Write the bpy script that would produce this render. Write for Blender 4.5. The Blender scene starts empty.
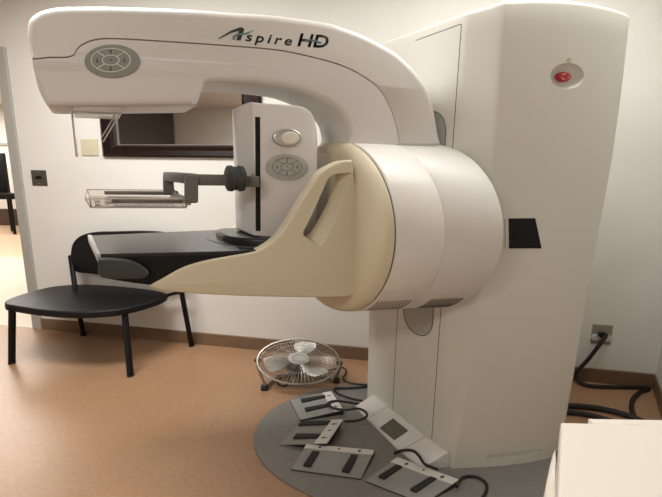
import bpy, bmesh, math, random
from mathutils import Vector, Matrix
from mathutils.geometry import tessellate_polygon
V = Vector
rnd = random.Random(7)
PI = math.pi
sc = bpy.context.scene
COL = sc.collection

# ------------------------------------------------------------------ camera
FPX, PITCH, ROLL, CAMZ = 385.0, math.radians(10.7), math.radians(0.9), 1.4
CP = V((0, 0, CAMZ))
FW = V((0, math.cos(PITCH), -math.sin(PITCH)))
_r, _u = V((1, 0, 0)), V((0, math.sin(PITCH), math.cos(PITCH)))
RT = _r * math.cos(ROLL) + _u * math.sin(ROLL)
UP = _u * math.cos(ROLL) - _r * math.sin(ROLL)
cam = bpy.data.cameras.new('camera'); camo = bpy.data.objects.new('camera', cam); COL.objects.link(camo)
camo.matrix_world = Matrix(((RT.x, UP.x, -FW.x, 0), (RT.y, UP.y, -FW.y, 0), (RT.z, UP.z, -FW.z, CAMZ), (0, 0, 0, 1)))
cam.sensor_width = 36.0; cam.lens = 36.0 * FPX / 662.0; cam.clip_start = 0.05; cam.clip_end = 100
sc.camera = camo

def ray(x, y): return FW + RT * ((x - 331) / FPX) - UP * ((y - 248.5) / FPX)
def onz(x, y, z=0.0):                      # sight line to a level plane
    d = ray(x, y); return CP + d * ((z - CAMZ) / d.z)
def onplane(x, y, p0, n):
    d = ray(x, y); return CP + d * ((p0 - CP).dot(n) / d.dot(n))

# back wall: Y = 2.826 - .175 X
WN = V((.175, 1, 0)).normalized(); WP = V((0, 2.826, 0)); WD = V((1, -.175, 0)).normalized()
def onwall(x, y, off=0.0): return onplane(x, y, WP - WN * off, WN)

# machine frame: s out of the column's front, t across it (away from us), z up
M0 = V((.597, 1.645, 0)); EN = V((-.986, -.167, 0)); EU = V((-.524, .852, 0)); EZ = V((0, 0, 1))
def W(s, t, z): return M0 + EN * s + EU * t + EZ * z
_det = EN.x * EU.y - EN.y * EU.x
def stz(P):
    d = P - M0
    return ((d.x * EU.y - d.y * EU.x) / _det, (EN.x * d.y - EN.y * d.x) / _det, d.z)
NT = EN.cross(EZ); NS = EU.cross(EZ)
def ont(x, y, t):
    a = stz(onplane(x, y, M0 + EU * t, NT)); return (a[0], a[2])
def ons(x, y, s):
    a = stz(onplane(x, y, M0 + EN * s, NS)); return (a[1], a[2])

# ------------------------------------------------------------------ materials
def mat(name, col, rough=.5, metal=0.0, noise=0.0, nscale=40.0, bump=0.0, bscale=200.0, spec=.5, col2=None, trans=0.0, ior=1.45, coat=0.0, alpha=1.0):
    m = bpy.data.materials.new(name); m.use_nodes = True
    nt = m.node_tree; b = nt.nodes['Principled BSDF']
    b.inputs['Base Color'].default_value = (*col, 1); b.inputs['Roughness'].default_value = rough
    b.inputs['Metallic'].default_value = metal; b.inputs['Specular IOR Level'].default_value = spec
    b.inputs['IOR'].default_value = ior; b.inputs['Transmission Weight'].default_value = trans
    b.inputs['Coat Weight'].default_value = coat; b.inputs['Alpha'].default_value = alpha
    tc = nt.nodes.new('ShaderNodeTexCoord')
    if noise > 0 or col2:
        n = nt.nodes.new('ShaderNodeTexNoise'); n.inputs['Scale'].default_value = nscale; n.inputs['Detail'].default_value = 4
        nt.links.new(tc.outputs['Object'], n.inputs['Vector'])
        r = nt.nodes.new('ShaderNodeValToRGB')
        c2 = col2 if col2 else tuple(c * (1 - noise) for c in col)
        r.color_ramp.elements[0].position = .35; r.color_ramp.elements[1].position = .65
        r.color_ramp.elements[0].color = (*c2, 1); r.color_ramp.elements[1].color = (*col, 1)
        nt.links.new(n.outputs['Fac'], r.inputs['Fac']); nt.links.new(r.outputs['Color'], b.inputs['Base Color'])
    if bump > 0:
        n2 = nt.nodes.new('ShaderNodeTexNoise'); n2.inputs['Scale'].default_value = bscale; n2.inputs['Detail'].default_value = 3
        nt.links.new(tc.outputs['Object'], n2.inputs['Vector'])
        bp = nt.nodes.new('ShaderNodeBump'); bp.inputs['Strength'].default_value = bump; bp.inputs['Distance'].default_value = .004
        nt.links.new(n2.outputs['Fac'], bp.inputs['Height']); nt.links.new(bp.outputs['Normal'], b.inputs['Normal'])
    return m

MT = dict(
    wall=mat('wall_paint', (.755, .74, .70), .7, noise=.03, nscale=3, bump=.25, bscale=260),
    ceil=mat('ceiling_paint', (.74, .70, .64), .9),
    wood=mat('brown_vinyl_base', (.200, .125, .075), .45, noise=.12, nscale=20),
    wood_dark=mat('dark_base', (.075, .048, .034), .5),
    jamb=mat('grey_door_paint', (.40, .39, .36), .45),
    white=mat('shell_white', (.66, .635, .615), .42, bump=.12, bscale=700),
    outer=mat('shell_outer', (.655, .635, .60), .38, bump=.12, bscale=700),
    column=mat('column_white', (.635, .62, .56), .45, bump=.15, bscale=700),
    cream=mat('shell_cream', (.63, .565, .41), .42, bump=.12, bscale=700),
    drum=mat('drum_white', (.72, .695, .65), .40),
    seam=mat('seam_dark', (.10, .09, .075), .8),
    black=mat('black_plastic', (.006, .006, .006), .55, spec=.25),
    bucky=mat('carbon_top', (.020, .021, .022), .24, spec=.4),
    dgrey=mat('dark_grey_plastic', (.042, .045, .043), .5, spec=.35),
    grey=mat('grey_paint', (.125, .12, .105), .5),
    panel=mat('panel_grey', (.27, .27, .25), .55, noise=.15, nscale=300),
    panel2=mat('panel_pale', (.42, .42, .39), .55, noise=.15, nscale=300),
    line=mat('panel_line', (.75, .73, .67), .5),
    silver=mat('silver', (.55, .55, .54), .3, metal=.8),
    ivory=mat('ivory_button', (.76, .72, .63), .3),
    red=mat('red_button', (.42, .012, .018), .3),
    yellow=mat('yellow_mark', (.42, .30, .06), .5),
    logo=mat('logo_black', (.03, .035, .035), .4),
    teal=mat('logo_teal', (.13, .22, .22), .4),
    clear=mat('clear_plastic', (.93, .90, .88), .06, trans=1.0, ior=1.2),
    clearedge=mat('clear_edge', (.50, .46, .43), .2),
    lcd=mat('lcd_grey', (.10, .095, .07), .25),
    base=mat('base_grey', (.195, .188, .170), .42, noise=.12, nscale=60),
    pedal=mat('pedal_grey', (.26, .26, .245), .5, bump=.2, bscale=400),
    pstrip=mat('pedal_strip', (.60, .58, .54), .5),
    rubber=mat('black_rubber', (.018, .019, .019), .65, bump=.3, bscale=500),
    cord=mat('black_cord', (.012, .011, .010), .5),
    leather=mat('black_upholstery', (.007, .007, .008), .45, bump=.3, bscale=300, spec=.28),
    steel=mat('black_steel', (.006, .006, .006), .45, spec=.2),
    chrome=mat('chrome', (.50, .48, .45), .30, metal=1.0),
    tubeg=mat('satin_tube', (.34, .31, .27), .35, metal=.7),
    blade=mat('fan_blade', (.72, .70, .66), .4, metal=.0),
    mahog=mat('mahogany', (.010, .003, .003), .25, noise=.3, nscale=30, coat=.3),
    mirror=mat('mirror_glass', (.90, .89, .87), .03, metal=1.0),
    swplate=mat('switch_bronze', (.11, .095, .075), .4, metal=.5),
    yplate=mat('plate_ivory', (.60, .55, .40), .45),
    oplate=mat('outlet_steel', (.36, .33, .28), .4, metal=.6),
    plug=mat('plug_white', (.62, .61, .58), .4),
    cab=mat('cart_white', (.70, .65, .57), .5, bump=.08, bscale=500),
    lightm=mat('label_pale', (.60, .58, .53), .5),
    ddoor=mat('dark_door', (.085, .075, .068), .6),
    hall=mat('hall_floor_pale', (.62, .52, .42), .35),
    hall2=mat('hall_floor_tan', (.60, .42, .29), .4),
    rail=mat('rail_grey', (.20, .175, .155), .5),
    frame_in=mat('frame_slip', (.30, .27, .24), .35, metal=.5),
)
def floor_mat():
    m = bpy.data.materials.new('terrazzo_vinyl'); m.use_nodes = True; nt = m.node_tree; b = nt.nodes['Principled BSDF']
    tc = nt.nodes.new('ShaderNodeTexCoord')
    n = nt.nodes.new('ShaderNodeTexNoise'); n.inputs['Scale'].default_value = 42; n.inputs['Detail'].default_value = 6; n.inputs['Roughness'].default_value = .7
    r = nt.nodes.new('ShaderNodeValToRGB'); r.color_ramp.elements[0].position = .33; r.color_ramp.elements[1].position = .68
    r.color_ramp.elements[0].color = (.365, .210, .117, 1); r.color_ramp.elements[1].color = (.45, .268, .153, 1)
    v = nt.nodes.new('ShaderNodeTexNoise'); v.inputs['Scale'].default_value = 2.2
    mx = nt.nodes.new('ShaderNodeMix'); mx.data_type = 'RGBA'; mx.blend_type = 'MULTIPLY'; mx.inputs[0].default_value = .25
    nt.links.new(tc.outputs['Object'], n.inputs['Vector']); nt.links.new(tc.outputs['Object'], v.inputs['Vector'])
    nt.links.new(n.outputs['Fac'], r.inputs['Fac']); nt.links.new(r.outputs['Color'], mx.inputs[6]); nt.links.new(v.outputs['Fac'], mx.inputs[7])
    nt.links.new(mx.outputs[2], b.inputs['Base Color'])
    b.inputs['Roughness'].default_value = .36; b.inputs['Specular IOR Level'].default_value = .45
    return m
MT['floor'] = floor_mat()

# ------------------------------------------------------------------ object helpers
def wpos(o):
    p = V((0, 0, 0))
    while o is not None: p = p + V(o.location); o = o.parent
    return p
def mk(name, bm, m, parent=None, smooth=True, ang=35, kind=None, loc=None):
    """link bm (world coordinates) as ONE mesh object"""
    bmesh.ops.recalc_face_normals(bm, faces=bm.faces)
    org = V(loc) if loc is not None else None
    me = bpy.data.meshes.new(name); o = bpy.data.objects.new(name, me); COL.objects.link(o)
    if parent is not None:
        o.parent = parent; base = wpos(parent)
        bmesh.ops.translate(bm, verts=bm.verts, vec=-base)
    elif org is not None:
        o.location = org; bmesh.ops.translate(bm, verts=bm.verts, vec=-org)
    if smooth:
        for f in bm.faces: f.smooth = True
        th = math.radians(ang)
        for e in bm.edges:
            if len(e.link_faces) == 2 and (e.calc_face_angle(0) > th or any(f.tag for f in e.link_faces) and not all(f.tag for f in e.link_faces)): e.smooth = False
    bm.to_mesh(me); bm.free(); me.materials.append(MT[m])
    if kind: o['kind'] = kind
    return o
def tag(o, label, cat, group=None):
    o['label'] = label; o['category'] = cat
    if group: o['group'] = group
    return o
def thing(name, loc, label, cat, group=None):
    o = bpy.data.objects.new(name, None); COL.objects.link(o); o.location = V(loc); o.empty_display_size = .1
    return tag(o, label, cat, group)
BM = bmesh.new

def catmull(pts, n=6, closed=False):
    """smooth curve through points; a point carrying a trailing 'c' is a corner"""
    P = [V(p[:-1]) if p[-1] == 'c' else V(p) for p in pts]; cor = [p[-1] == 'c' for p in pts]
    N = len(P); out = []
    for i in range(N if closed else N - 1):
        p1, p2 = P[i], P[(i + 1) % N]
        p0 = P[i - 1] if (i > 0 or closed) else p1; p3 = P[(i + 2) % N] if (i + 2 < N or closed) else p2
        if cor[i]: p0 = p1
        if cor[(i + 1) % N]: p3 = p2
        for k in range(n):
            u = k / n
            out.append(.5 * ((2 * p1) + (p2 - p0) * u + (2 * p0 - 5 * p1 + 4 * p2 - p3) * u * u + (3 * p1 - p0 - 3 * p2 + p3) * u ** 3))
    if not closed: out.append(P[-1])
    return out
def ring(bm, pts): return [bm.verts.new(p) for p in pts]
def bridge(bm, a, b, closed=True):
    n = len(a)
    for i in range(n if closed else n - 1):
        j = (i + 1) % n
        try: bm.faces.new((a[i], a[j], b[j], b[i]))
        except ValueError: pass
def cap(bm, r, flip=False):
    try: bm.faces.new(list(reversed(r)) if flip else r)
    except ValueError: pass
def tri_cap(bm, loops):
    """fill outer loop with holes; loops: lists of BMVerts"""
    flat = [v for l in loops for v in l]
    for t in tessellate_polygon([[v.co for v in l] for l in loops]):
        try: bm.faces.new([flat[i] for i in t]).tag = True
        except ValueError: pass
def area2(p): return .5 * sum(p[i - 1].x * p[i].y - p[i].x * p[i - 1].y for i in range(len(p)))
def inset(poly, d, wts=None):
    """move a closed 2D outline inwards by d"""
    n = len(poly); sg = 1 if area2(poly) > 0 else -1; out = []
    for i in range(n):
        a = poly[i] - poly[i - 1]; b = poly[(i + 1) % n] - poly[i]
        if a.length < 1e-9: a = b
        if b.length < 1e-9: b = a
        na = V((-a.y, a.x)).normalized() * sg; nb = V((-b.y, b.x)).normalized() * sg
        m = na + nb
        if m.length < 1e-6: out.append(poly[i]); continue
        m.normalize(); c = max(.45, m.dot(nb)); out.append(poly[i] + m * (d * (wts[i] if wts else 1) / c))
    return out
def dedupe(poly, eps=1e-4):
    out = []
    for p in poly:
        if not out or (p - out[-1]).length > eps: out.append(p)
    if (out[0] - out[-1]).length < eps: out.pop()
    return out
def rprism(bm, poly, h1, h2, r1, r2, fn, n=5, wts=None):
    """solid from a 2D outline between heights h1 and h2 with rounded edges of radius r1 and r2; fn(x, y, h) -> 3D"""
    poly = poly if wts else dedupe(poly); sg = 1 if h2 > h1 else -1; rings = []
    for k in range(n + 1):
        if r1 <= 0 and k < n: continue
        a = PI / 2 * k / n; rings.append((r1 * (1 - math.sin(a)), h1 + sg * r1 * (1 - math.cos(a))))
    for k in range(n + 1):
        if r2 <= 0 and k > 0: continue
        a = PI / 2 * k / n; rings.append((r2 * (1 - math.cos(a)), h2 - sg * r2 * (1 - math.sin(a))))
    prev = None; first = None
    for d, h in rings:
        q = inset(poly, d, wts) if d > 1e-6 else poly
        rg = ring(bm, [fn(p.x, p.y, h) for p in q])
        if prev: bridge(bm, prev, rg)
        else: first = rg
        prev = rg
    tri_cap(bm, [first]); tri_cap(bm, [prev])
def fST(x, y, h): return W(x, h, y)       # outline in (s, z), height = t
def tube(bm, pts, r, seg=8, smooth=0, closed=False, r2=None):
    P = [V(p) for p in pts]
    if smooth: P = catmull([tuple(p) for p in P], smooth, closed)
    n = len(P); prev = None; first = None; up = None
    for i in range(n):
        if closed: d = (P[(i + 1) % n] - P[i - 1])
        else: d = P[min(i + 1, n - 1)] - P[max(i - 1, 0)]
        d.normalize()
        if up is None:
            up = d.orthogonal().normalized()
        up = (up - d * up.dot(d)).normalized(); sd = d.cross(up)
        rr = r if r2 is None else r + (r2 - r) * i / (n - 1)
        rg = ring(bm, [P[i] + (up * math.cos(a) + sd * math.sin(a)) * rr for a in [2 * PI * k / seg for k in range(seg)]])
        if prev: bridge(bm, prev, rg)
        else: first = rg
        prev = rg
    if closed:
        # find best alignment
        best = min(range(seg), key=lambda k: sum((prev[j].co - first[(j + k) % seg].co).length for j in range(seg)))
        bridge(bm, prev, [first[(j + best) % seg] for j in range(seg)])
    else: cap(bm, first, True); cap(bm, prev)
def hexa(bm, b, t, bev=0.0, seg=2):
    """solid from 4 bottom and 4 top corners"""
    vs = ring(bm, b) + ring(bm, t)
    fs = [bm.faces.new([vs[i] for i in q]) for q in ((3, 2, 1, 0), (4, 5, 6, 7), (0, 1, 5, 4), (1, 2, 6, 5), (2, 3, 7, 6), (3, 0, 4, 7))]
    if bev > 0:
        es = list({e for f in fs for e in f.edges})
        bmesh.ops.bevel(bm, geom=es, offset=bev, segments=seg, profile=.5, affect='EDGES', clamp_overlap=True)
def obox(bm, c, ax, ay, az, bev=0.0, seg=2):
    """box: centre and three half-extent vectors"""
    c, ax, ay, az = V(c), V(ax), V(ay), V(az)
    q = [(-1, -1), (1, -1), (1, 1), (-1, 1)]
    hexa(bm, [c + ax * i + ay * j - az for i, j in q], [c + ax * i + ay * j + az for i, j in q], bev, seg)
def stbox(bm, s0, s1, t0, t1, z0, z1, bev=0.0, seg=2):
    hexa(bm, [W(s0, t0, z0), W(s1, t0, z0), W(s1, t1, z0), W(s0, t1, z0)], [W(s0, t0, z1), W(s1, t0, z1), W(s1, t1, z1), W(s0, t1, z1)], bev, seg)
def ell(cx, cy, a, b, n=40, a0=0, a1=2 * PI): return [V((cx + a * math.cos(a0 + (a1 - a0) * k / n), cy + b * math.sin(a0 + (a1 - a0) * k / n))) for k in range(n)]
def px2st(pts, t): return [V(ont(p[0], p[1], t)) for p in pts]
def trace(pts, t, n=6, closed=True):
    """outline seen at plane t, as a smooth (s, z) curve"""
    q = [(*ont(p[0], p[1], t), 'c') if len(p) == 3 else ont(p[0], p[1], t) for p in pts]
    return catmull(q, n, closed)

# ------------------------------------------------------------------ room shell
YB, XL, ZC = -1.9, -5.6, 2.80
def wy(x): return 2.826 - .175 * x
def struct(name, bm, m, smooth=False): return mk(name, bm, m, None, smooth, kind='structure')
bm = BM(); hexa(bm, [(-5.7, -2, -.1), (3.2, -2, -.1), (3.2, wy(3.2), -.1), (-5.7, wy(-5.7), -.1)], [(-5.7, -2, 0), (3.2, -2, 0), (3.2, wy(3.2), 0), (-5.7, wy(-5.7), 0)]); struct('floor', bm, 'floor')
bm = BM(); hexa(bm, [(-5.7, -2, ZC), (3.2, -2, ZC), (3.2, wy(3.2) + .2, ZC), (-5.7, wy(-5.7) + .2, ZC)], [(-5.7, -2, ZC + .1), (3.2, -2, ZC + .1), (3.2, wy(3.2) + .2, ZC + .1), (-5.7, wy(-5.7) + .2, ZC + .1)]); struct('ceiling', bm, 'ceil')
CORNER = V((2.235, wy(2.235), 0)); RB = V((1.76, 1.70, 0))
XJ, XD = -2.60, -4.45      # door opening from XD to XJ in the back wall
ZD = 2.36
def wallseg(bm, a, b, z0, z1, th):
    a, b = V(a), V(b); d = (b - a).normalized(); n = V((-d.y, d.x, 0)) * th
    hexa(bm, [a + EZ * z0, b + EZ * z0, b + n + EZ * z0, a + n + EZ * z0], [a + EZ * z1, b + EZ * z1, b + n + EZ * z1, a + n + EZ * z1])
def wp(x): return V((x, wy(x), 0))
bm = BM(); wallseg(bm, wp(XJ), CORNER + WD * .12, 0, ZC, .12); wallseg(bm, wp(XL - .1), wp(XD), 0, ZC, .12); wallseg(bm, wp(XD), wp(XJ), ZD, ZC, .12); struct('wall_back', bm, 'wall')
bm = BM(); wallseg(bm, CORNER, RB, 0, ZC, .12); struct('wall_right', bm, 'wall')
bm = BM(); wallseg(bm, RB, V((1.76, YB, 0)), 0, ZC, .12); struct('wall_side', bm, 'wall')
bm = BM(); wallseg(bm, V((XL, YB, 0)), wp(XL), 0, ZC, .12); struct('wall_left', bm, 'wall')
bm = BM(); wallseg(bm, V((1.9, YB, 0)), V((XL - .1, YB, 0)), 0, ZC, .12); struct('wall_front', bm, 'wall')
bm = BM(); obox(bm, (XL + .03, -1.02, 1.38), (.03, 0, 0), (0, .86, 0), (0, 0, 1.38)); struct('door_2', bm, 'ddoor')
BH, BT = .103, .012
def baseb(bm, a, b):
    a, b = V(a), V(b); d = (b - a).normalized(); n = V((d.y, -d.x, 0)) * BT
    hexa(bm, [a, b, b + n, a + n], [a + EZ * BH, b + EZ * BH, b + n + EZ * (BH - .004), a + n + EZ * (BH - .004)])
bm = BM(); baseb(bm, wp(XJ + .01), CORNER); struct('baseboard_back', bm, 'wood')
bm = BM(); baseb(bm, CORNER - WN * BT, RB); struct('baseboard_right', bm, 'wood')
# door jamb and head
bm = BM(); jn = WN * .16
def jbox(x0, x1, z0, z1):
    a, b = wp(x0) - WN * .018, wp(x1) - WN * .018
    hexa(bm, [a + EZ * z0, b + EZ * z0, b + jn + EZ * z0, a + jn + EZ * z0], [a + EZ * z1, b + EZ * z1, b + jn + EZ * z1, a + jn + EZ * z1], .003, 1)
jbox(XJ - .085, XJ + .005, 0, ZD); jbox(XD, XD + .09, 0, ZD); jbox(XD + .09, XJ - .085, ZD - .08, ZD)
struct('trim_1', bm, 'jamb')
# corridor beyond the door
def quadbox(name, pts, z0, z1, m):
    bm = BM(); hexa(bm, [V((x, y, z0)) for x, y in pts], [V((x, y, z1)) for x, y in pts]); struct(name, bm, m)
hA = wp(-5.7); hB = wp(-1.5)
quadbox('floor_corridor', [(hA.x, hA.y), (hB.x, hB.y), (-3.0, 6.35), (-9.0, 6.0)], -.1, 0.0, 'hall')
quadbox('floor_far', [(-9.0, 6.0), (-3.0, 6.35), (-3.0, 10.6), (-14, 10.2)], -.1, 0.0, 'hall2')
bm = BM(); wallseg(bm, V((-14, 9.7, 0)), V((-2.5, 10.2, 0)), 0, 3.0, .12); struct('wall_corridor', bm, 'wall')
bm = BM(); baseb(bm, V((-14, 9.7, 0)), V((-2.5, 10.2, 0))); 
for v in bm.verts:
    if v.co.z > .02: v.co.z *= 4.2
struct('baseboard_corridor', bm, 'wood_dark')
bm = BM(); hexa(bm, [V((-14, 9.66, 2.02)), V((-2.5, 10.16, 2.02)), V((-2.5, 10.2, 2.02)), V((-14, 9.7, 2.02))], [V((-14, 9.66, 2.08)), V((-2.5, 10.16, 2.08)), V((-2.5, 10.2, 2.08)), V((-14, 9.7, 2.08))]); struct('trim_2', bm, 'jamb')
bm = BM(); hexa(bm, [(-14, 3.0, 3.0), (-2, 3.0, 3.0), (-2, 10.6, 3.0), (-14, 10.6, 3.0)], [(-14, 3.0, 3.1), (-2, 3.0, 3.1), (-2, 10.6, 3.1), (-14, 10.6, 3.1)]); struct('ceiling_corridor', bm, 'ceil')
bm = BM(); wallseg(bm, wp(-1.5) + WN * .12, V((-2.5, 10.3, 0)), 0, 3.0, -.12); struct('wall_hall', bm, 'wall')

# ------------------------------------------------------------------ mammography unit
mam = thing('mammography_machine', W(0, .3, 0), 'large off-white mammography machine with a C-shaped arm, round drum and tall column', 'medical machine')
# floor plate
bm = BM(); poly = ell(.46, 1.90, .865, .54, 96); rprism(bm, poly, 0, .009, 0, .005, lambda x, y, h: V((x, y, h)), 3)
mk('floor_plate', bm, 'base', mam)['label'] = 'grey half-round floor plate'
Z0 = .0088
# column
def lerp_tab(tab, z):
    for (a, va), (b, vb) in zip(tab, tab[1:]):
        if z <= b: return va + (vb - va) * max(0, (z - a)) / (b - a)
    return tab[-1][1]
RC = [(0, .006), (.05, .010), (.163, .022), (.4, .045), (.672, .062), (1.0, .074), (1.42, .081), (1.73, .074), (2.08, .066)]
WC = [(0, .590), (.05, .608), (.2, .624), (.6, .638), (1.08, .653), (1.51, .671), (1.8, .668), (2.08, .655)]
TL = [(0, .692), (.6, .705), (2.08, .72)]
def col_plan(z, ins=0.0):
    r, w, tl = lerp_tab(RC, z), lerp_tab(WC, z), lerp_tab(TL, z)
    pts = [V((-.03, tl)), V((-.009, tl - .006)), V((0, tl - .03))]
    tq = min(.118, .03 + r * 1.2)
    for k in range(1, 9): pts.append(V((0, tl - .03 - (tl - .03 - tq) * k / 8)))
    q0, q1, q2 = V((-r * .84, tq * .13)), V((-r, -.002)), V((-r - .014, -.003))
    for k in range(1, 6): pts.append(V((0, tq)).lerp(q0, k / 6))
    for k in range(7):
        u = k / 6; pts.append(q0 * (1 - u) ** 2 + q1 * 2 * u * (1 - u) + q2 * u * u)
    r = r + .014
    for k in range(1, 17):
        u = k / 17; pts.append(V((-r - (w - r) * u, -.024 * 4 * u * (1 - u))))
    for k in range(6):
        a = PI / 2 * k / 5; pts.append(V((-w + .03 - .03 * math.sin(a), .03 * (1 - math.cos(a)))))
    pts += [V((-w + .01, .60)), V((-w + .05, .66))]
    return inset(pts, ins) if ins else pts
def col_top(s, t): return 2.064 + .030 * min(1, max(0, t) / .6) * max(0, 1 + s / .5) + .014 * min(1, max(0, -s) / .07) + .018 * max(0, 1 - ((s + .33) / .30) ** 2) * max(0, 1 - max(0, t) / .3)
zs = [.0005, .03, .1, .2, .35, .5, .7, .9, 1.1, 1.3, 1.5, 1.7, 1.85, 2.0]
bm = BM(); prev = None; first = None
for z in zs:
    rg = ring(bm, [W(p.x, p.y, z) for p in col_plan(z)])
    if prev: bridge(bm, prev, rg)
    else: first = rg
    prev = rg
for ins, dz in ((0, -.018), (.003, -.007), (.009, -.001), (.018, 0)):
    rg = ring(bm, [W(p.x, p.y, col_top(p.x, p.y) + dz) for p in col_plan(2.06, ins)])
    bridge(bm, prev, rg); prev = rg
tri_cap(bm, [prev]); tri_cap(bm, [first])
column = mk('column', bm, 'column', mam, ang=40)
def bool_cut(target, cb):
    """carve a closed bmesh out of target, for good"""
    bmesh.ops.recalc_face_normals(cb, faces=cb.faces)
    me = bpy.data.meshes.new('cutter'); cb.to_mesh(me); cb.free()
    c = bpy.data.objects.new('cutter', me); COL.objects.link(c)
    md = target.modifiers.new('cut', 'BOOLEAN'); md.operation = 'DIFFERENCE'; md.object = c; md.solver = 'EXACT'
    bpy.context.view_layer.update()
    ev = target.evaluated_get(bpy.context.evaluated_depsgraph_get()); nm = bpy.data.meshes.new_from_object(ev)
    target.modifiers.clear(); old = target.data; target.data = nm; nm.name = old.name; bpy.data.meshes.remove(old)
    bpy.data.objects.remove(c); bpy.data.meshes.remove(me)
def ellipsoid(bm, cs, ct, cz, a, b, c, nu=32, nv=16):
    prev = None
    for i in range(1, nv):
        th = PI * i / nv
        rg = ring(bm, [W(cs + a * math.sin(th) * math.cos(2 * PI * k / nu), ct + b * math.cos(th), cz + c * math.sin(th) * math.sin(2 * PI * k / nu)) for k in range(nu)])
        if prev: bridge(bm, prev, rg)
        else: first = rg
        prev = rg
    p0 = bm.verts.new(W(cs, ct + b, cz)); p1 = bm.verts.new(W(cs, ct - b, cz))
    for k in range(nu):
        bm.faces.new((p0, first[k], first[(k + 1) % nu])); bm.faces.new((p1, prev[(k + 1) % nu], prev[k]))
TS = -.0235
es, ez = ont(567.5, 76, TS)
ea = abs(ont(585, 76, TS)[0] - ont(551, 76, TS)[0]) / 2; eb = abs(ont(567, 63, TS)[1] - ont(567, 89, TS)[1]) / 2
cb = BM(); ellipsoid(cb, es, TS, ez, ea, .030, eb); bool_cut(column, cb)
gs0, gz0 = ont(487, 456.5, -.02); gs1, gz1 = ont(541, 450.5, -.016)
cb = BM(); prev = None
gc = [V(((gs0 + gs1) / 2 + (abs(gs1 - gs0) / 2 - .012) * (1 if math.cos(a) > 0 else -1) + .012 * math.cos(a), .012 * math.sin(a))) for a in [2 * PI * (k + .5) / 24 for k in range(24)]]
for t_ in (-.06, -.008):
    rg = ring(cb, [W(p.x, t_, p.y + (gz0 + gz1) / 2) for p in gc])
    if prev: bridge(cb, prev, rg); cap(cb, rg)
    else: cap(cb, rg, True)
    prev = rg
bool_cut(column, cb)
for p in column.data.polygons: p.use_smooth = True
column.data.set_sharp_from_angle(angle=math.radians(38))
# emergency stop
bs, bz = ont(564.7, 76.4, TS + .006)
bm = BM(); ba = abs(ont(573, 76, TS)[0] - ont(556.5, 76, TS)[0]) / 2; bb = abs(ont(565, 71.5, TS)[1] - ont(565, 81.5, TS)[1]) / 2
rprism(bm, ell(bs - .004, bz, ba * .84, bb, 32), TS + .008, TS + .020, .006, 0, fST); rprism(bm, ell(bs - .004, bz, ba * .5, bb * .5, 24), TS + .018, TS + .034, 0, 0, fST)
eb_ = mk('emergency_button', bm, 'red', column); eb_['label'] = 'red emergency stop button'
bm = BM()
for k in range(3):
    a = .5 + 2 * PI * k / 3
    tube(bm, [W(bs - .004 + ba * .48 * math.cos(a + u), TS + .0075, bz + bb * .55 * math.sin(a + u)) for u in (0, .3, .6, .9, 1.2)], .0011, 5)
mk('arrow_mark', bm, 'line', column)
ss, sz = ont(569.3, 60, TS - .002)
bm = BM(); tube(bm, [W(ss + .0085 * math.cos(a), TS, sz + .007 * math.sin(a)) for a in [2 * PI * k / 20 for k in range(20)]], .0016, 6, closed=True); mk('symbol_mark', bm, 'yellow', column)
# dark square label on the column's side
q = [ont(x, y, -.022) for x, y in ((507.3, 219), (510, 218.7), (534.7, 218.2), (540.7, 248.3), (510, 248.7), (507.3, 248.7))]
def side_t(s): 
    r, w = .08, .648; u = min(1, max(0, (-s - r) / (w - r))); return -.024 * 4 * u * (1 - u)
bm = BM(); rprism(bm, [V(q[1]), V(q[2]), V(q[3]), V(q[4])], -.003, .001, 0, 0, lambda x, y, h: W(x, side_t(x) + h, y)); mk('label_plate', bm, 'black', column, False)['label'] = 'dark square label plate'
bm = BM(); rprism(bm, [V(q[0]), V(q[1]), V(q[4]), V(q[5])], -.0028, .001, 0, 0, lambda x, y, h: W(x, side_t(x) + h, y)); mk('label_margin', bm, 'lightm', column, False)
for y0 in (224, 229, 233, 240.5):
    bm = BM(); a, b = ont(507.8, y0, -.01), ont(509.4, y0 + (3 if y0 > 240 else 1.2), -.01)
    stbox(bm, a[0], b[0], side_t(a[0]) - .0036, side_t(a[0]) - .002, b[1], a[1]); mk('label_print', bm, 'dgrey', column, False)
# front seams, guide slots, top cap line
for tt, zt_e in ((.128, 2.03), (.432, 1.80)):
    bm = BM(); rz = [Z0 + .07, zt_e]
    hexa(bm, [W(-.004, tt - .0018, rz[0]), W(.0006, tt - .0018, rz[0]), W(.0006, tt + .0018, rz[0]), W(-.004, tt + .0018, rz[0])], [W(-.004, tt - .0018, rz[-1]), W(.0006, tt - .0018, rz[-1]), W(.0006, tt + .0018, rz[-1]), W(-.004, tt + .0018, rz[-1])])
    mk('panel_seam', bm, 'seam', column, False)
bm = BM(); hexa(bm, [W(-.004, .132, 2.03), W(.0006, .132, 2.03), W(.0006, .40, 2.037), W(-.004, .40, 2.037)], [W(-.004, .132, 2.033), W(.0006, .132, 2.033), W(.0006, .40, 2.04), W(-.004, .40, 2.04)]); mk('cap_seam', bm, 'seam', column, False)
for z0_, z1_ in ((.60, .95), (1.42, 1.70)):
    zc_ = (z0_ + z1_) / 2; hh = (z1_ - z0_) / 2; cp = []
    for k in range(40):
        a = 2 * PI * k / 40; c_, s_ = math.cos(a), math.sin(a)
        cp.append(V((.277 + .105 * (abs(c_) ** .9) * (1 if c_ > 0 else -1), zc_ + (hh - .105) * (1 if s_ > 0 else -1) + .105 * s_)))
    bm = BM(); rprism(bm, cp, .0015, -.004, .001, 0, lambda x, y, h: W(h, x, y)); mk('guide_slot', bm, 'panel2', column)
    bm = BM(); tube(bm, [W(.002, p.x, p.y) for p in cp], .0022, 6, closed=True); mk('slot_edge', bm, 'grey', column)

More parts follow.
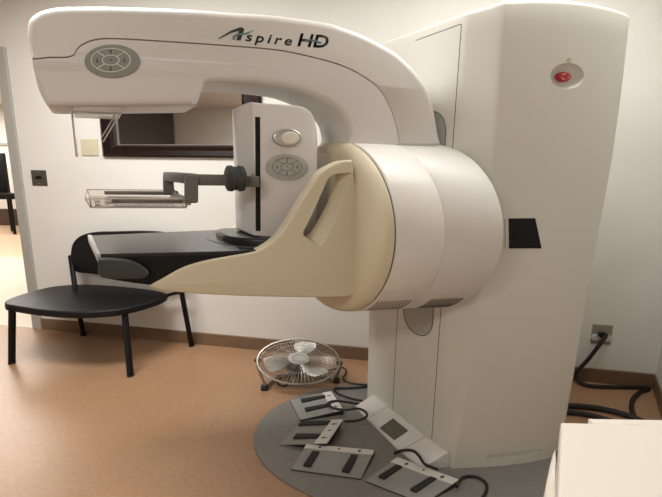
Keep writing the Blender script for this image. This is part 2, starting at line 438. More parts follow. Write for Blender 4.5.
# weight / force display at the column's foot
def monq(s, t, z): return W(s, t, z)
def wedge(bm, t0, t1, inset_=.0):
    prof = [(0.001, Z0), (0.001, .088), (.016, .090), (.030, .082), (.118, .026), (.124, .020), (.124, Z0)]
    prev = None
    for t in (t0, t0 + .004, t1 - .004, t1):
        sh = .003 if t in (t0, t1) else 0
        k = (t - .0) / .6
        rg = ring(bm, [W(max(.001, (s - (sh if s > .01 else 0)) * (1.0 + .20 * math.sin(PI * min(1, k + .15)))), t, z - (sh if z > .05 else 0)) for s, z in prof])
        if prev: bridge(bm, prev, rg)
        else: cap(bm, rg)
        prev = rg
    cap(bm, prev)
mon = None
for nm, t0, t1 in (('display_housing', .151, .453), ('end_cover', .01, .147), ('end_cover', .457, .595)):
    bm = BM(); wedge(bm, t0, t1); o = mk(nm, bm, 'white', mam, ang=30)
    if nm == 'display_housing': mon = o
def wedge_pt(x, y):                       # sight line onto the sloping face of the display
    a, b, c = W(.030 * 1.18, .2, .082), W(.030 * 1.18, .4, .082), W(.118 * 1.18, .3, .026)
    n = (b - a).cross(c - a).normalized(); return onplane(x, y, a + n * .0015 * (1 if n.z > 0 else -1), n), n * (1 if n.z > 0 else -1)
Q = [wedge_pt(x, y) for x, y in ((379.8, 428), (393, 418.7), (407.8, 430.5), (394.2, 439.8))]
bm = BM(); n_ = Q[0][1]; hexa(bm, [p - n_ * .004 for p, _ in Q], [p + n_ * .0008 for p, _ in Q]); mk('screen', bm, 'lcd', mon, False)['label'] = 'small grey liquid crystal screen'
bm = BM()
for i in range(4): tube(bm, [Q[i][0], Q[(i + 1) % 4][0]], .0016, 6)
mk('screen_rim', bm, 'seam', mon)

# drum
DT, DZ, DA, DB = .283, 1.160, .4363, .3934
def drum_ring(bm, s, k, n=96): return ring(bm, [W(s, DT + DA * k * math.cos(2 * PI * i / n), DZ + DB * k * math.sin(2 * PI * i / n)) for i in range(n)])
def drum(name, prof, m, n=96):
    bm = BM(); prev = None
    for s, k in prof:
        rg = drum_ring(bm, s, k, n)
        if prev: bridge(bm, prev, rg)
        else: cap(bm, rg, True)
        prev = rg
    cap(bm, prev); return mk(name, bm, m, mam, ang=30)
dr = drum('drum_rear', [(-.01, .97), (-.01, .992), (.004, 1.0), (.238, 1.0), (.241, .997), (.241, .95)], 'outer')
df = drum('drum_front', [(.2425, .95), (.2425, 1.004), (.246, 1.007), (.43, 1.007), (.434, 1.0), (.434, .95)], 'drum')
drum('drum_gap', [(.430, .985), (.446, .985)], 'seam')
dc = drum('arm_hub', [(.4415, .95), (.4415, .996), (.446, 1.003), (.462, 1.0), (.476, .985), (.487, .955), (.494, .91), (.497, .86), (.498, .80)], 'cream')
for par, s0, n in ((df, .266, 10), (dr, .028, 10)):
    for k in range(n):
        s = s0 + k * .0158; bm = BM()
        A = [math.radians(-44 - 17 * j / 8) for j in range(9)]
        P = [W(s + .008 - .016 * j / 8, DT - DA * 1.0085 * math.cos(-a), DZ - DB * 1.0085 * math.sin(-a)) for j, a in enumerate(A)]
        tube(bm, P, .0020, 6); mk('vent_slot', bm, 'seam', par)

# upper arm
TA, TF = .15, .41
outer_px = [(31.7, 58.5, 'c'), (26.8, 40), (26.3, 27), (28.3, 17.5), (35, 11), (45, 6.9), (60, 4.4), (85, 3.9), (120, 4.2), (187, 6.7), (230, 10), (270, 12.5), (303, 16.5), (330, 20.5), (345, 25), (365, 32.5), (385, 42.6), (400, 51.8), (415, 66), (427, 82), (433.5, 95), (437.6, 112), (440.5, 144, 'c')]
seam_px = [(399.6, 144, 'c'), (397.5, 130), (391.5, 110), (379, 88), (360, 74), (345, 66.5), (330, 61.3), (297, 53.2), (270, 48.8), (220, 44.8), (170, 41.5), (120, 38.5), (98, 39), (85, 43), (78, 48), (74, 54.8, 'c'), (66, 57), (50, 57.2), (37, 58.5)]
inner_px = [(348, 144, 'c'), (350, 134), (346, 119), (335, 106), (318, 97), (300, 90), (280, 86), (255, 83.2), (230, 82), (212, 82, 'c'), (206, 84), (202, 93), (198, 102.5), (193, 105), (150, 105.5), (100, 106), (60, 106), (50, 105.6), (46, 103.5), (42, 97), (36, 83), (33, 68)]
def outline(parts, t, n=5):
    out = []
    for p in parts:
        c = trace(p, t, n, closed=False); out += c
    return dedupe(out)
def seam_gap(poly_pts, d): return [(p[0] + d[0], p[1] + d[1], *p[2:]) for p in poly_pts]
def outline_w(first, second, t, n=5, low=.06):
    a, b = trace(first, t, n, closed=False), trace(second, t, n, closed=False); p = a + b
    w = []
    for i in range(len(a)):
        e = min(i, len(a) - 1 - i); w.append(low + (1 - low) * min(1, e / 5))
    w += [low] * len(b); out, ow = [], []
    for q, k in zip(p, w):
        if not out or (q - out[-1]).length > 1e-4: out.append(q); ow.append(k)
    if (out[0] - out[-1]).length < 1e-4: out.pop(); ow.pop()
    return out, ow
op, opw = outline_w(outer_px, seam_px, TA)
ip, ipw = outline_w(inner_px, [(31.9, 59.0, 'c')] + list(reversed(seam_gap(seam_px, (-.15, .55)))), TA)
# both covers run down into the drum
def sink(poly):
    return [V((p.x, p.y - .06)) if p.y < 1.60 and p.x < .52 and p.x > -.2 and p.y < DZ + DB + .001 + .0 else p for p in poly]
bm = BM(); rprism(bm, op, TA, TF, .036, .020, fST, 7, opw); oc = mk('outer_cover', bm, 'outer', mam, ang=50)
bm = BM(); rprism(bm, ip, TA + .001, TF, .022, .022, fST, 6, ipw); ic = mk('inner_cover', bm, 'white', mam, ang=50)
bm = BM(); rprism(bm, inset(op, .012), TA + .012, TF - .012, 0, 0, fST); bm.free()
bm = BM(); stbox(bm, .055, .435, TA + .004, TF - .004, 1.47, 1.56); mk('arm_foot', bm, 'outer', mam)
# thin seam across the underside of the arm
a1, a2 = ont(345, 112, TA), ont(333, 104, TA)
# tube port and face shield
def ux(x, y, t): s, z = ont(x, y, t); return W(s, t, z)
s0, zb = ont(50, 108, TA); s1, _ = ont(190, 109, TA)
sa, za = ont(73, 110, TA + .02); sb_, _ = ont(122, 110, TA + .02)
bm = BM(); stbox(bm, sa, sb_, TA + .02, TF - .02, zb - .006, zb + .03, .003); coll = mk('collimator_plate', bm, 'clearedge', mam); coll['label'] = 'grey collimator plate under the tube head'
bm = BM()
p = [ux(71.5, 111, TA + .02), ux(76.5, 157, TA + .02)]; tube(bm, p, .0030, 6)
mk('shield_rod', bm, 'clearedge', coll)
bm = BM(); p = [ux(122, 110, TA + .03), ux(103, 142, TA + .03)]; tube(bm, p, .0026, 6); mk('shield_rod', bm, 'clearedge', coll)
bm = BM(); p = [ux(118, 110, TA + .10), ux(102, 137, TA + .10)]; tube(bm, p, .0026, 6); mk('shield_rod', bm, 'clearedge', coll)
bm = BM(); a, b = ont(72, 112, TA + .02), ont(76.5, 157, TA + .02)
hexa(bm, [W(a[0], TA + .02, a[1]), W(a[0] - .003, TA + .02, a[1]), W(b[0] - .003, TA + .02, b[1]), W(b[0], TA + .02, b[1])], [W(a[0], TF - .02, a[1]), W(a[0] - .003, TF - .02, a[1]), W(b[0] - .003, TF - .02, b[1]), W(b[0], TF - .02, b[1])])
mk('face_shield', bm, 'clear', coll, False)

# lettering and control panels on flat faces of constant t
def decal(bm, poly, t, h=.001):
    rprism(bm, poly, t - h, t + .0008, 0, 0, fST)
def px_poly(pts, t): return dedupe([V(ont(x, y, t)) for x, y in pts])
def text(body, p0, p1, hpx, t, parent, m, shear=.0, bold=0.0, space=1.0):
    """flat letters from pixel-measured baseline p0-p1 on plane t, cap height hpx"""
    cu = bpy.data.curves.new('letters', 'FONT'); cu.body = body; cu.size = 1; cu.shear = shear; cu.offset = bold; cu.space_character = space; cu.resolution_u = 3
    o = bpy.data.objects.new('letters', cu); COL.objects.link(o); bpy.context.view_layer.update()
    me = bpy.data.meshes.new_from_object(o.evaluated_get(bpy.context.evaluated_depsgraph_get()))
    bpy.data.objects.remove(o); bpy.data.curves.remove(cu)
    bm = BM(); bm.from_mesh(me); bpy.data.meshes.remove(me)
    xs = [v.co.x for v in bm.verts]; x0, x1 = min(xs), max(xs)
    a, b, c = V(ont(*p0, t)), V(ont(*p1, t)), V(ont(p0[0], p0[1] - hpx, t)); up = c - a
    for v in bm.verts:
        q = a + (b - a) * ((v.co.x - x0) / (x1 - x0)) + up * (v.co.y / .69)
        v.co = W(q.x, t, q.y)
    bmesh.ops.solidify(bm, geom=bm.faces[:], thickness=.0012)
    return mk('lettering', bm, m, parent, False)
TL_ = TA - .0006
text('spire', (245.3, 40.6), (292, 45.3), 9.2, TL_, oc, 'logo', .25, .012, 1.35)
text('HD', (297.5, 45.6), (328.5, 47.8), 12.5, TL_, oc, 'logo', .22, .015, 1.0)
bm = BM(); decal(bm, px_poly([(218, 38.6), (231, 30.6), (239.5, 27.4), (242.3, 27.6), (244.3, 29.5), (240.4, 40.3), (236.3, 40.2), (238.8, 30.8), (231, 33), (219, 39)], TL_), TL_); mk('lettering', bm, 'logo', oc, False)
bm = BM(); decal(bm, px_poly([(232.5, 39.8), (232.8, 36), (237, 33.5), (245, 33), (254.5, 29.8), (247, 34.4), (239, 35.3), (235, 37), (234.5, 39.5)], TL_), TL_ - .0006); mk('lettering', bm, 'teal', oc, False); bm = BM()
decal(bm, px_poly([(303, 41), (307, 39.3), (314, 39.6), (322, 42.6), (320, 43.6), (312, 41), (306, 40.8)], TL_), TL_ - .0006); mk('lettering', bm, 'teal', oc, False)

def control_panel(cx, cy, rx, ry, t, parent, m, ring_r, dx=0, dy=0, lines=True, ringm='line'):
    def e(kx, ky, n=48, ox=0, oy=0): return px_poly([(cx + ox + rx * kx * math.cos(2 * PI * i / n), cy + oy + ry * ky * math.sin(2 * PI * i / n)) for i in range(n)], t)
    bm = BM(); rprism(bm, e(1, 1), t - .004, t + .002, .002, 0, fST); pn = mk('control_panel', bm, m, parent); pn['label'] = 'grey oval control panel'
    tt = t - .0045; bm = BM()
    def pt(kx, ky): s, z = ont(cx + dx + rx * kx, cy + dy + ry * ky, tt); return W(s, tt, z)
    tube(bm, [pt(ring_r * math.cos(a), ring_r * math.sin(a)) for a in [2 * PI * i / 48 for i in range(48)]], .0016, 5, closed=True)
    if lines:
        tube(bm, [pt(ring_r * .43 * math.cos(a), ring_r * .43 * math.sin(a)) for a in [2 * PI * i / 32 for i in range(32)]], .0016, 5, closed=True)
        for a in (PI / 4, 3 * PI / 4, 5 * PI / 4, 7 * PI / 4): tube(bm, [pt(ring_r * .43 * math.cos(a), ring_r * .43 * math.sin(a)), pt(ring_r * math.cos(a), ring_r * math.sin(a))], .0016, 5)
    mk('button_outline', bm, ringm, pn)
    for kx, ky, ax in ((0, 0, None), (0, -.7, (0, 1)), (0, .7, (0, -1)), (-.7, 0, (0, -1)), (.7, 0, (0, -1))):
        bm = BM(); c = pt(ring_r * kx, ring_r * ky)
        if ax is None: tube(bm, [c + EN * .002, c - EN * .002], .0022, 6)
        else:
            tube(bm, [c - EZ * .007 * ax[1], c + EZ * .004 * ax[1]], .0012, 5); tube(bm, [c + EZ * .002 * ax[1], c + EZ * .009 * ax[1]], .0035, 6, r2=.0003)
        mk('arrow_mark', bm, 'logo', pn)
    return pn
control_panel(112.2, 61.3, 27.8, 16.7, TA, ic, 'panel', .70, -1.5, -1.2)

# lower arm: near side plate with a grip opening
TB, TB2 = .02, .075
plate_px = [(352.5, 160, 'c'), (344, 160.5), (336, 163.2), (325, 169), (316, 178), (309, 189), (300, 203), (291, 218), (282, 232), (272, 242), (258.5, 250), (243, 253.8), (227, 256.5), (202, 261.5), (182, 268), (163, 278.5), (150.5, 285.5), (152, 288), (165, 291), (200, 294.3), (240, 296.3), (280, 297.3), (320, 297.6), (345, 297.3), (355, 294.5), (360, 287), (362, 270), (362, 250), (360, 222), (357, 190)]
holeN_px = [(352, 172.8, 'c'), (344, 173), (337, 173.8), (331, 176), (327, 181), (320.5, 195.5), (314, 210), (308, 222.5), (303.6, 231), (303.6, 235), (306.5, 237.5), (312, 241.5), (320.5, 246.8, 'c'), (325, 241), (335, 223), (344, 200), (350, 180)]
holeF_px = [(342.5, 174.5, 'c'), (340, 174.3), (336, 174.8), (331.5, 176.8), (327.5, 181.5), (321, 196), (314.5, 210.5), (308.5, 223), (304.3, 231.2), (304.3, 234.4), (306.8, 236.8), (309, 238.5), (311.5, 240, 'c'), (314, 237), (322, 226.5), (333, 206), (340, 188)]
def side_plate(outl, t1, t2, r, holes=None):
    bm = BM(); outl = dedupe(outl); sg = 1 if t2 > t1 else -1; rings = []
    for k in range(6):
        a = PI / 2 * k / 5; rings.append((r * (1 - math.sin(a)), t1 + sg * r * (1 - math.cos(a))))
    for k in range(4):
        a = PI / 2 * k / 3; rings.append((.006 * (1 - math.cos(a)), t2 - sg * .006 * (1 - math.sin(a))))
    R_ = []
    for d, h in rings:
        q = inset(outl, d) if d > 1e-6 else outl; rg = ring(bm, [fST(p.x, p.y, h) for p in q])
        if R_: bridge(bm, R_[-1], rg)
        R_.append(rg)
    if holes:
        hn, hf = holes; a = ring(bm, [fST(p.x, p.y, t1) for p in hn]); b = ring(bm, [fST(p.x, p.y, t2) for p in hf]); bridge(bm, a, b)
        tri_cap(bm, [R_[0], a]); tri_cap(bm, [R_[-1], b])
    else: tri_cap(bm, [R_[0]]); tri_cap(bm, [R_[-1]])
    return bm
pl = trace(plate_px, TB, 5); hn = trace(holeN_px, TB, 5); hf = trace(holeF_px, TB, 5)
bm = side_plate(pl, TB, TB2, .010, (hn, hf)); sp = mk('side_plate', bm, 'cream', mam, ang=35)
far = [V(p) for p in pl]
bm = side_plate(far, .545, .49, .010, None); mk('side_plate', bm, 'cream', mam, ang=35)
lowp = inset(dedupe(trace([(352, 250), (300, 250), (258, 256), (227, 260), (202, 265), (182, 272), (165, 281), (152, 287), (165, 290.5), (200, 293.8), (240, 295.8), (280, 296.8), (320, 297), (345, 296.8)], TB, 4)), .002)
bm = BM(); rprism(bm, lowp, TB2 - .005, .495, 0, 0, fST); mk('lower_arm', bm, 'cream', mam)

# breast support (black) with its end strip and grips
bk_px = [(100.5, 254, 'c'), (150, 253.2), (200, 252.2), (258, 250.5, 'c'), (300, 250, 'c'), (300, 262, 'c'), (258, 264), (200, 270), (170, 284.5, 'c'), (150, 285), (120, 281), (101, 277.5, 'c')]
bp = trace(bk_px, .03, 4)
bm = BM(); rprism(bm, bp, .03, .53, .003, .003, fST, 2); bk = mk('breast_support', bm, 'bucky', mam, ang=30); bk['label'] = 'black breast support table'
bm = BM(); prs = trace([(101.5, 255.5, 'c'), (200, 254.3), (257, 252.5, 'c'), (257, 263), (200, 269), (170, 283.5, 'c'), (150, 284.5), (120, 280.5), (102, 277, 'c')], .03, 4); rprism(bm, prs, .0275, .035, 0, 0, fST); mk('side_cover', bm, 'black', bk, False)
s_, z_ = ont(101, 254, .03)
def bz_(u, v): return z_ + .001 + .004 * u + .022 * u * v          # carbon top, rising a little towards the back
sR_ = ont(262, 250, .03)[0]
def bq_(u, v, dz): return W((s_ + (.030 * v)) * (1 - u) + (sR_ - .05 * v) * u, .026 + .508 * v, bz_(u, v) + dz)
bm = BM(); G_ = [[[bq_(i / 8, j / 6, dz) for j in range(7)] for i in range(9)] for dz in (0, -.012)]
vt = [[bm.verts.new(p) for p in r] for r in G_[0]]; vb = [[bm.verts.new(p) for p in r] for r in G_[1]]
for i in range(8):
    for j in range(6):
        bm.faces.new((vt[i][j], vt[i + 1][j], vt[i + 1][j + 1], vt[i][j + 1])); bm.faces.new((vb[i][j + 1], vb[i + 1][j + 1], vb[i + 1][j], vb[i][j]))
bd = lambda t: [t[i][0] for i in range(9)] + t[8][1:] + [t[i][6] for i in range(7, -1, -1)] + [t[0][j] for j in range(5, 0, -1)]
bridge(bm, bd(vt), bd(vb)); mk('top_panel', bm, 'bucky', bk, ang=30)
bm = BM(); e_ = [W(s_ + .001, .022, 0), W(s_ + .014, .022, 0), W(s_ + .050, .536, 0), W(s_ + .031, .536, 0)]
hexa(bm, [p + EZ * (z_ - .030) for p in e_], [p + EZ * (z_ + .0035) for p in e_], .002); mk('end_strip', bm, 'panel2', bk)['label'] = 'pale grey end strip'
gp = trace([(98, 259, 'c'), (110, 258.6), (125, 260), (138, 264), (147, 270), (149.5, 273.5), (147, 277), (138, 279.3), (115, 279), (104, 277.8), (98.5, 275, 'c')], .0, 5)
bm = BM(); rprism(bm, gp, 0.0, .03, .008, 0, fST); mk('grip_pad', bm, 'dgrey', bk, ang=40)
bm = BM(); rprism(bm, gp, .56, .53, .008, 0, fST); mk('grip_pad', bm, 'dgrey', bk, ang=40)
m1, m2 = (1.10, .10, 0), (1.11, .50, 0); m1 = (1.10, .10, z_ + .0042); m2 = (1.115, .50, z_ + .0115)
bm = BM(); tube(bm, [W(*m1), W(*m2)], .0014, 5); mk('field_line', bm, 'panel', bk)
# raised rear rest under the tower with curved ridges
zt = z_
pol = [(.62, .09), (.80, .09), (.90, .13), (.955, .22), (.965, .32), (.94, .44), (.86, .49), (.62, .49)]
bm = BM(); rprism(bm, catmull([(*pol[0], 'c')] + pol[1:-1] + [(*pol[-1], 'c')], 4, True), zt + .040, zt - .01, .012, 0, lambda x, y, h: W(x, y, h)); mk('rear_rest', bm, 'bucky', bk, ang=50)
bm = BM(); tube(bm, [W(s__, t__, zt + .006 + .012 * t__) for s__, t__ in ((.80, .072), (.93, .10), (1.0, .20), (1.02, .34), (1.0, .50))], .004, 8, 5); mk('rest_ridge', bm, 'dgrey', bk)

# compression tower
TW = .15
sn, _ = ont(253.5, 150, TW); zt0 = ont(260, 103, TW)[1]; zb0 = ont(258, 236, TW)[1]
s_nose = stz(onplane(241, 165, M0 + EU * .28, NT))[0]
s_r = ont(317.5, 160, TW)[0]
bm = BM(); secs = []
def tow_sec(s, tn, tf, zb, ztop, r):
    pts = []
    for (ct, cz, a0) in ((tn + r, ztop - r, PI / 2), (tn + r, zb + r, PI), (tf - r, zb + r, 3 * PI / 2), (tf - r, ztop - r, 0)):
        for k in range(5):
            a = a0 + PI / 2 * k / 4; pts.append((ct + r * math.cos(a), cz + r * math.sin(a)))
    return ring(bm, [W(s, t, z) for t, z in pts])
prev = None; NS_ = 12
stops = []
for k in range(NS_ + 1):                                   # rounded nose
    u = k / NS_; a = PI / 2 * u; s = sn + (s_nose - sn) * math.cos(a); h = .13 * (math.sin(a) ** .8 if k else .06)
    stops.append((s, .28 - h, .28 + h, zb0 + .012 * (1 - u), zt0 + .004, .006))
stops[-1] = (sn, TW, .41, zb0, zt0 + .003, .008)
for x in (262, 270, 280, 290, 298): s, z = ont(x, {262: 103, 270: 103.3, 280: 104, 290: 104.8, 298: 105.6}[x], TW); stops.append((s, TW, .41, ont(x, 237.2, TW)[1], z, .008))
for x, y in ((304, 107), (308, 109.3), (311, 112), (313.5, 116), (315.3, 121), (316.5, 128), (317.3, 140)): s, z = ont(x, y, TW); stops.append((s, TW, .41, ont(x, 238, TW)[1], z, .008))
for st in stops:
    rg = tow_sec(*st)
    if prev: bridge(bm, prev, rg)
    else: cap(bm, rg)
    prev = rg
cap(bm, prev); tower = mk('compression_tower', bm, 'white', mam, ang=40)
# carriage block between tower and hub
sc0 = ont(318, 160, .19)[0]; 
bm = BM(); stbox(bm, .47, sc0 + .02, .235, .40, .93, 1.50, .006); mk('carriage', bm, 'white', mam)
a = ont(330, 200, .235); bm = BM(); stbox(bm, a[0] - .0015, a[0] + .0015, .2335, .237, a[1] - .15, 1.40); mk('carriage_seam', bm, 'seam', mam, False)
a = ont(257.5, 117, TW); b = ont(258.2, 231, TW); sw = .0100
bm = BM(); hexa(bm, [W(b[0] - sw, TW - .001, b[1]), W(b[0] + sw, TW - .001, b[1]), W(b[0] + sw, TW + .006, b[1]), W(b[0] - sw, TW + .006, b[1])], [W(a[0] - sw, TW - .001, a[1]), W(a[0] + sw, TW - .001, a[1]), W(a[0] + sw, TW + .006, a[1]), W(a[0] - sw, TW + .006, a[1])]); mk('guide_slot', bm, 'black', tower, False)
# bright edge of the guide slot
bm = BM(); tube(bm, [W(a[0] + sw + .002, TW - .001, a[1] - .01), W(b[0] + sw + .002, TW - .001, b[1] + .01)], .002, 6); mk('slot_edge', bm, 'silver', tower)
kn = px_poly([(286.2 + 14.3 * math.cos(2 * PI * i / 40), 137.6 + 9.2 * math.sin(2 * PI * i / 40)) for i in range(40)], TW)
bm = BM(); rprism(bm, kn, TW - .014, TW + .002, .008, 0, fST); kb = mk('adjustment_knob', bm, 'silver', tower); kb['label'] = 'oval silver knob with ivory centre'
kn = px_poly([(290 + 8.8 * math.cos(2 * PI * i / 40), 138 + 6.4 * math.sin(2 * PI * i / 40)) for i in range(40)], TW - .014)
bm = BM(); rprism(bm, kn, TW - .019, TW - .008, .004, 0, fST); mk('knob_centre', bm, 'ivory', kb)
control_panel(286.7, 167.3, 21.3, 13.3, TW, tower, 'panel2', .68, .5, -.6, lines=True, ringm='panel')

# compression paddle and its holder
tp = .10
def P_(x, y, t): s, z = ont(x, y, t); return W(s, t, z)
hold = None
bm = BM(); a, b = ont(243, 182, tp), ont(259, 181, tp); zc = (a[1] + b[1]) / 2
stbox(bm, b[0], a[0], tp - .006, TW + .004, zc - .022, zc + .022, .003); hold = mk('paddle_holder', bm, 'grey', mam)
bm = BM(); cs, cz = ont(235, 178.5, .10); prev = None
for ds, k in ((-.045, .80), (-.040, .95), (-.018, 1.0), (-.012, .9), (.010, .9), (.016, 1.0), (.036, .97), (.042, .80)):
    rg = ring(bm, [W(cs + ds * .8, .10 + .046 * k * math.cos(2 * PI * i / 24), cz + .052 * k * math.sin(2 * PI * i / 24)) for i in range(24)])
    if prev: bridge(bm, prev, rg)
    else: cap(bm, rg)
    prev = rg
cap(bm, prev); mk('clamp_knob', bm, 'dgrey', hold)
bm = BM(); a, b = ont(196, 180.3, .12), ont(228, 179.5, .12); stbox(bm, b[0], a[0] + .02, .09, .15, (a[1] + b[1]) / 2 - .022, (a[1] + b[1]) / 2 + .022, .004); mk('holder_arm', bm, 'grey', hold)
# yoke: cross bar with a rounded hook at the near and far ends
ZY = ont(190, 182, .1)[1]
cbn, cbf = ont(190, 178, .10), ont(170, 176, .40)
bm = BM(); hexa(bm, [W(cbn[0] - .028, .10, cbn[1] - .022), W(cbn[0] + .028, .10, cbn[1] - .022), W(cbf[0] + .028, .42, cbf[1] - .022), W(cbf[0] - .028, .42, cbf[1] - .022)], [W(cbn[0] - .028, .10, cbn[1] + .018), W(cbn[0] + .028, .10, cbn[1] + .018), W(cbf[0] + .028, .42, cbf[1] + .018), W(cbf[0] - .028, .42, cbf[1] + .018)], .006); mk('yoke_bar', bm, 'grey', hold)
for t, pxs in ((.09, [(184.5, 180), (186, 176.2), (190, 174.6), (194, 174.8), (197, 177), (197.8, 182), (197.8, 200), (196, 202.8), (192, 203), (187, 202.6), (185, 200.5)]), (.42, [(163, 176), (164.5, 173.8), (168, 172.6), (172, 173), (173.6, 176), (174, 189), (177.5, 191), (178.3, 193.4), (175, 194.6), (165.5, 194.4), (163.4, 192)])):
    q = trace(pxs, t, 3); bm = BM(); rprism(bm, q, t - .012, t + .012, .006, .006, fST, 3); mk('yoke_hook', bm, 'grey', hold)
# tray
nl, nr, fl_, fr_ = ont(91.5, 202, .10), ont(188, 198, .10), ont(86.5, 190.5, .45), ont(181, 189, .45)
zt_ = (nl[1] + nr[1]) / 2; sL, sR = ont(93.5, 205, .1)[0], ont(188, 203, .1)[0]
zbm = ont(140, 207.8, .10)[1]
def tray_loop(k, z): return [W(sL + .015 - k, .10 + k, z), W(sR + k, .10 + k, z), W(sR + k, .50 - k, z + .020), W(sL + .015 - k, .50 - k, z + .020)]
bm = BM(); rise = .035
o0 = ring(bm, tray_loop(.004, zbm)); o1 = ring(bm, tray_loop(0, zbm + rise)); o2 = ring(bm, tray_loop(.004, zbm + rise)); o3 = ring(bm, tray_loop(.008, zbm + .004))
bridge(bm, o0, o1); bridge(bm, o1, o2); bridge(bm, o2, o3); cap(bm, o3); cap(bm, o0, True)
pd = mk('paddle_tray', bm, 'clear', hold, False); pd['label'] = 'clear plastic compression paddle'
bm = BM()
rim = tray_loop(0, zbm + rise); bot = tray_loop(.004, zbm)
rim[0] = rim[0] + EN * .012; rim[3] = rim[3] + EN * .01
tube(bm, rim, .0028, 6, closed=True); tube(bm, bot, .0024, 6, closed=True)
for i in (0, 3): tube(bm, [rim[i], bot[i]], .0026, 6)
mk('tray_rim', bm, 'clearedge', pd)
for t, s0_, s1_, dz in ((.165, sL - .07, sR + .005, .002), (.44, sL - .05, sR + .005, .022)):
    bm = BM(); stbox(bm, s1_, s0_, t - .010, t + .010, zbm + .012 + dz, zbm + .030 + dz, .003); mk('tray_rail', bm, 'rail', pd)['label'] = 'grey rail along the paddle'
bm = BM(); stbox(bm, sR - .012, sR + .01, .10, .45, zbm + .01, zbm + .045, .003); mk('tray_bracket', bm, 'tubeg', pd)
bm = BM(); stbox(bm, sL - .075, sL - .005, .12, .20, zbm + .006, zbm + .034, .003); mk('tray_tab', bm, 'clear', pd)

# ------------------------------------------------------------------ foot pedals and cords
def pedal(name, corners, strip_side, bars, label, cord=None, low=.010, high=.030, strip_w=.17, marks=(.22, .5, .80), under=0.0):
    """corners (pixels): far-left, far-right, near-right, near-left as seen; local v runs 0 (low edge) to 1 (strip edge)"""
    A = corners                                  # a0,a1 = low edge ends; b0,b1 = strip edge ends
    zl, zh = Z0 + low, Z0 + high
    a0, a1, b0, b1 = onz(*A[0], zl), onz(*A[1], zl), onz(*A[2], zh), onz(*A[3], zh)
    o = thing(name, ((a0.x + a1.x + b0.x + b1.x) / 4, (a0.y + a1.y + b0.y + b1.y) / 4, Z0), label, 'foot pedal', 'foot pedals on the floor plate')
    def P(u, v, dz=0.0): return (a0 * (1 - u) + a1 * u) * (1 - v) + (b0 * (1 - u) + b1 * u) * v + EZ * dz
    def G(u, v): p = P(u + (.5 - u) * 1.2 * under, v * (1 - under)); return V((p.x, p.y, Z0 + .0005))
    bm = BM(); hexa(bm, [G(0, 0), G(1, 0), G(1, 1), G(0, 1)], [P(0, 0, -.004), P(1, 0, -.004), P(1, 1, -.004), P(0, 1, -.004)]); b_ = mk('base', bm, 'rubber', o, False); b_['label'] = 'black underside'
    bm = BM(); hexa(bm, [P(0, 0, -.004), P(1, 0, -.004), P(1, .995, -.004), P(0, .995, -.004)], [P(.006, .006), P(.994, .006), P(.994, .99), P(.006, .99)]); mk('top_plate', bm, 'pedal', o, False)
    v0 = 1 - strip_w
    bm = BM(); hexa(bm, [P(.0, v0, -.003), P(1, v0, -.003), P(1, .998, -.003), P(0, .998, -.003)], [P(.0, v0, .004), P(1, v0, .004), P(1, .998, .004), P(.0, .998, .004)], .001, 1); st = mk('marking_strip', bm, 'pstrip', o); st['label'] = 'pale strip with black symbols'
    for i, u in enumerate(marks):
        bm = BM(); c = P(u, 1 - strip_w / 2, .0046); du = (P(u + .022, .9) - P(u - .022, .9)); dv = (P(u, 1 - strip_w * .30) - P(u, 1 - strip_w * .70))
        m_ = 'grey' if i == 1 else 'logo'
        if i == 1: obox(bm, c, du * .4, dv * .3, EZ * .0008)
        else: obox(bm, c, du * .20, dv * .6, EZ * .0008); obox(bm, c - dv * .15, du * .55, dv * .2, EZ * .0008)
        mk('symbol_mark', bm, m_, st, False)
    for u, v_a, v_b, w in bars:
        bm = BM(); q = [P(u - w, v_a), P(u + w, v_a), P(u + w * .95, v_b), P(u - w * .95, v_b)]
        hexa(bm, [p - EZ * .002 for p in q], [q[0] + EZ * .013, q[1] + EZ * .013, q[2] + EZ * .007, q[3] + EZ * .007], .003, 2); mk('treadle', bm, 'rubber', o)
    if cord:
        bm = BM(); tube(bm, cord, .0068, 8, 5); mk('cord', bm, 'cord', o)
    return o
F_ = lambda pts, z=None: [onz(p[0], p[1], (p[2] if len(p) > 2 else (z if z is not None else Z0 + .008))) for p in pts]
pedal('foot_pedal', [(290, 400), (300, 419.8), (331, 391.5), (343.5, 409.8)], 0, [(.20, .22, .80, .075), (.66, .20, .80, .075)],
      'grey foot pedal nearest the floor fan at the back of the plate',
      None, strip_w=.22)
pedal('foot_pedal', [(301, 421.5), (279, 444.5), (343.4, 419.7), (327.5, 443)], 0, [(.14, .04, .72, .09), (.72, .20, .74, .09)],
      'second grey foot pedal from the fan, tilted up and casting a dark wedge',
      F_([(368, 386.5), (350, 388), (335, 388.8), (337, 393), (348, 397.5), (364, 401.5), (358, 403.8, .03), (338, 401, .046), (328, 403, .05), (332, 407.5, .05), (345, 409.8, .050), (358, 408.5, .08), (366.2, 412.5, .105), (366, 417, .10), (358, 420.5, .07), (345, 421.5, .035)]), low=.004, high=.056, strip_w=.27, under=.06)
pedal('foot_pedal', [(291.2, 468.5), (361, 478.2), (306.5, 444.2), (374.6, 450.5)], 0, [(.20, .12, .72, .055), (.76, .10, .74, .055)],
      'grey foot pedal at the front of the plate with two upright treadles', None, strip_w=.18)
pedal('foot_pedal', [(364.8, 480), (424, 503), (397.2, 457.5), (459, 480)], 0, [(.17, .20, .76, .055), (.72, .18, .78, .055)],
      'grey foot pedal nearest the camera, right of the others, cut by the frame',
      F_([(457, 487, .04), (460, 480, .03), (466, 476.5), (477, 477), (485, 482), (487, 489), (482, 499), (474, 510)]), strip_w=.22)
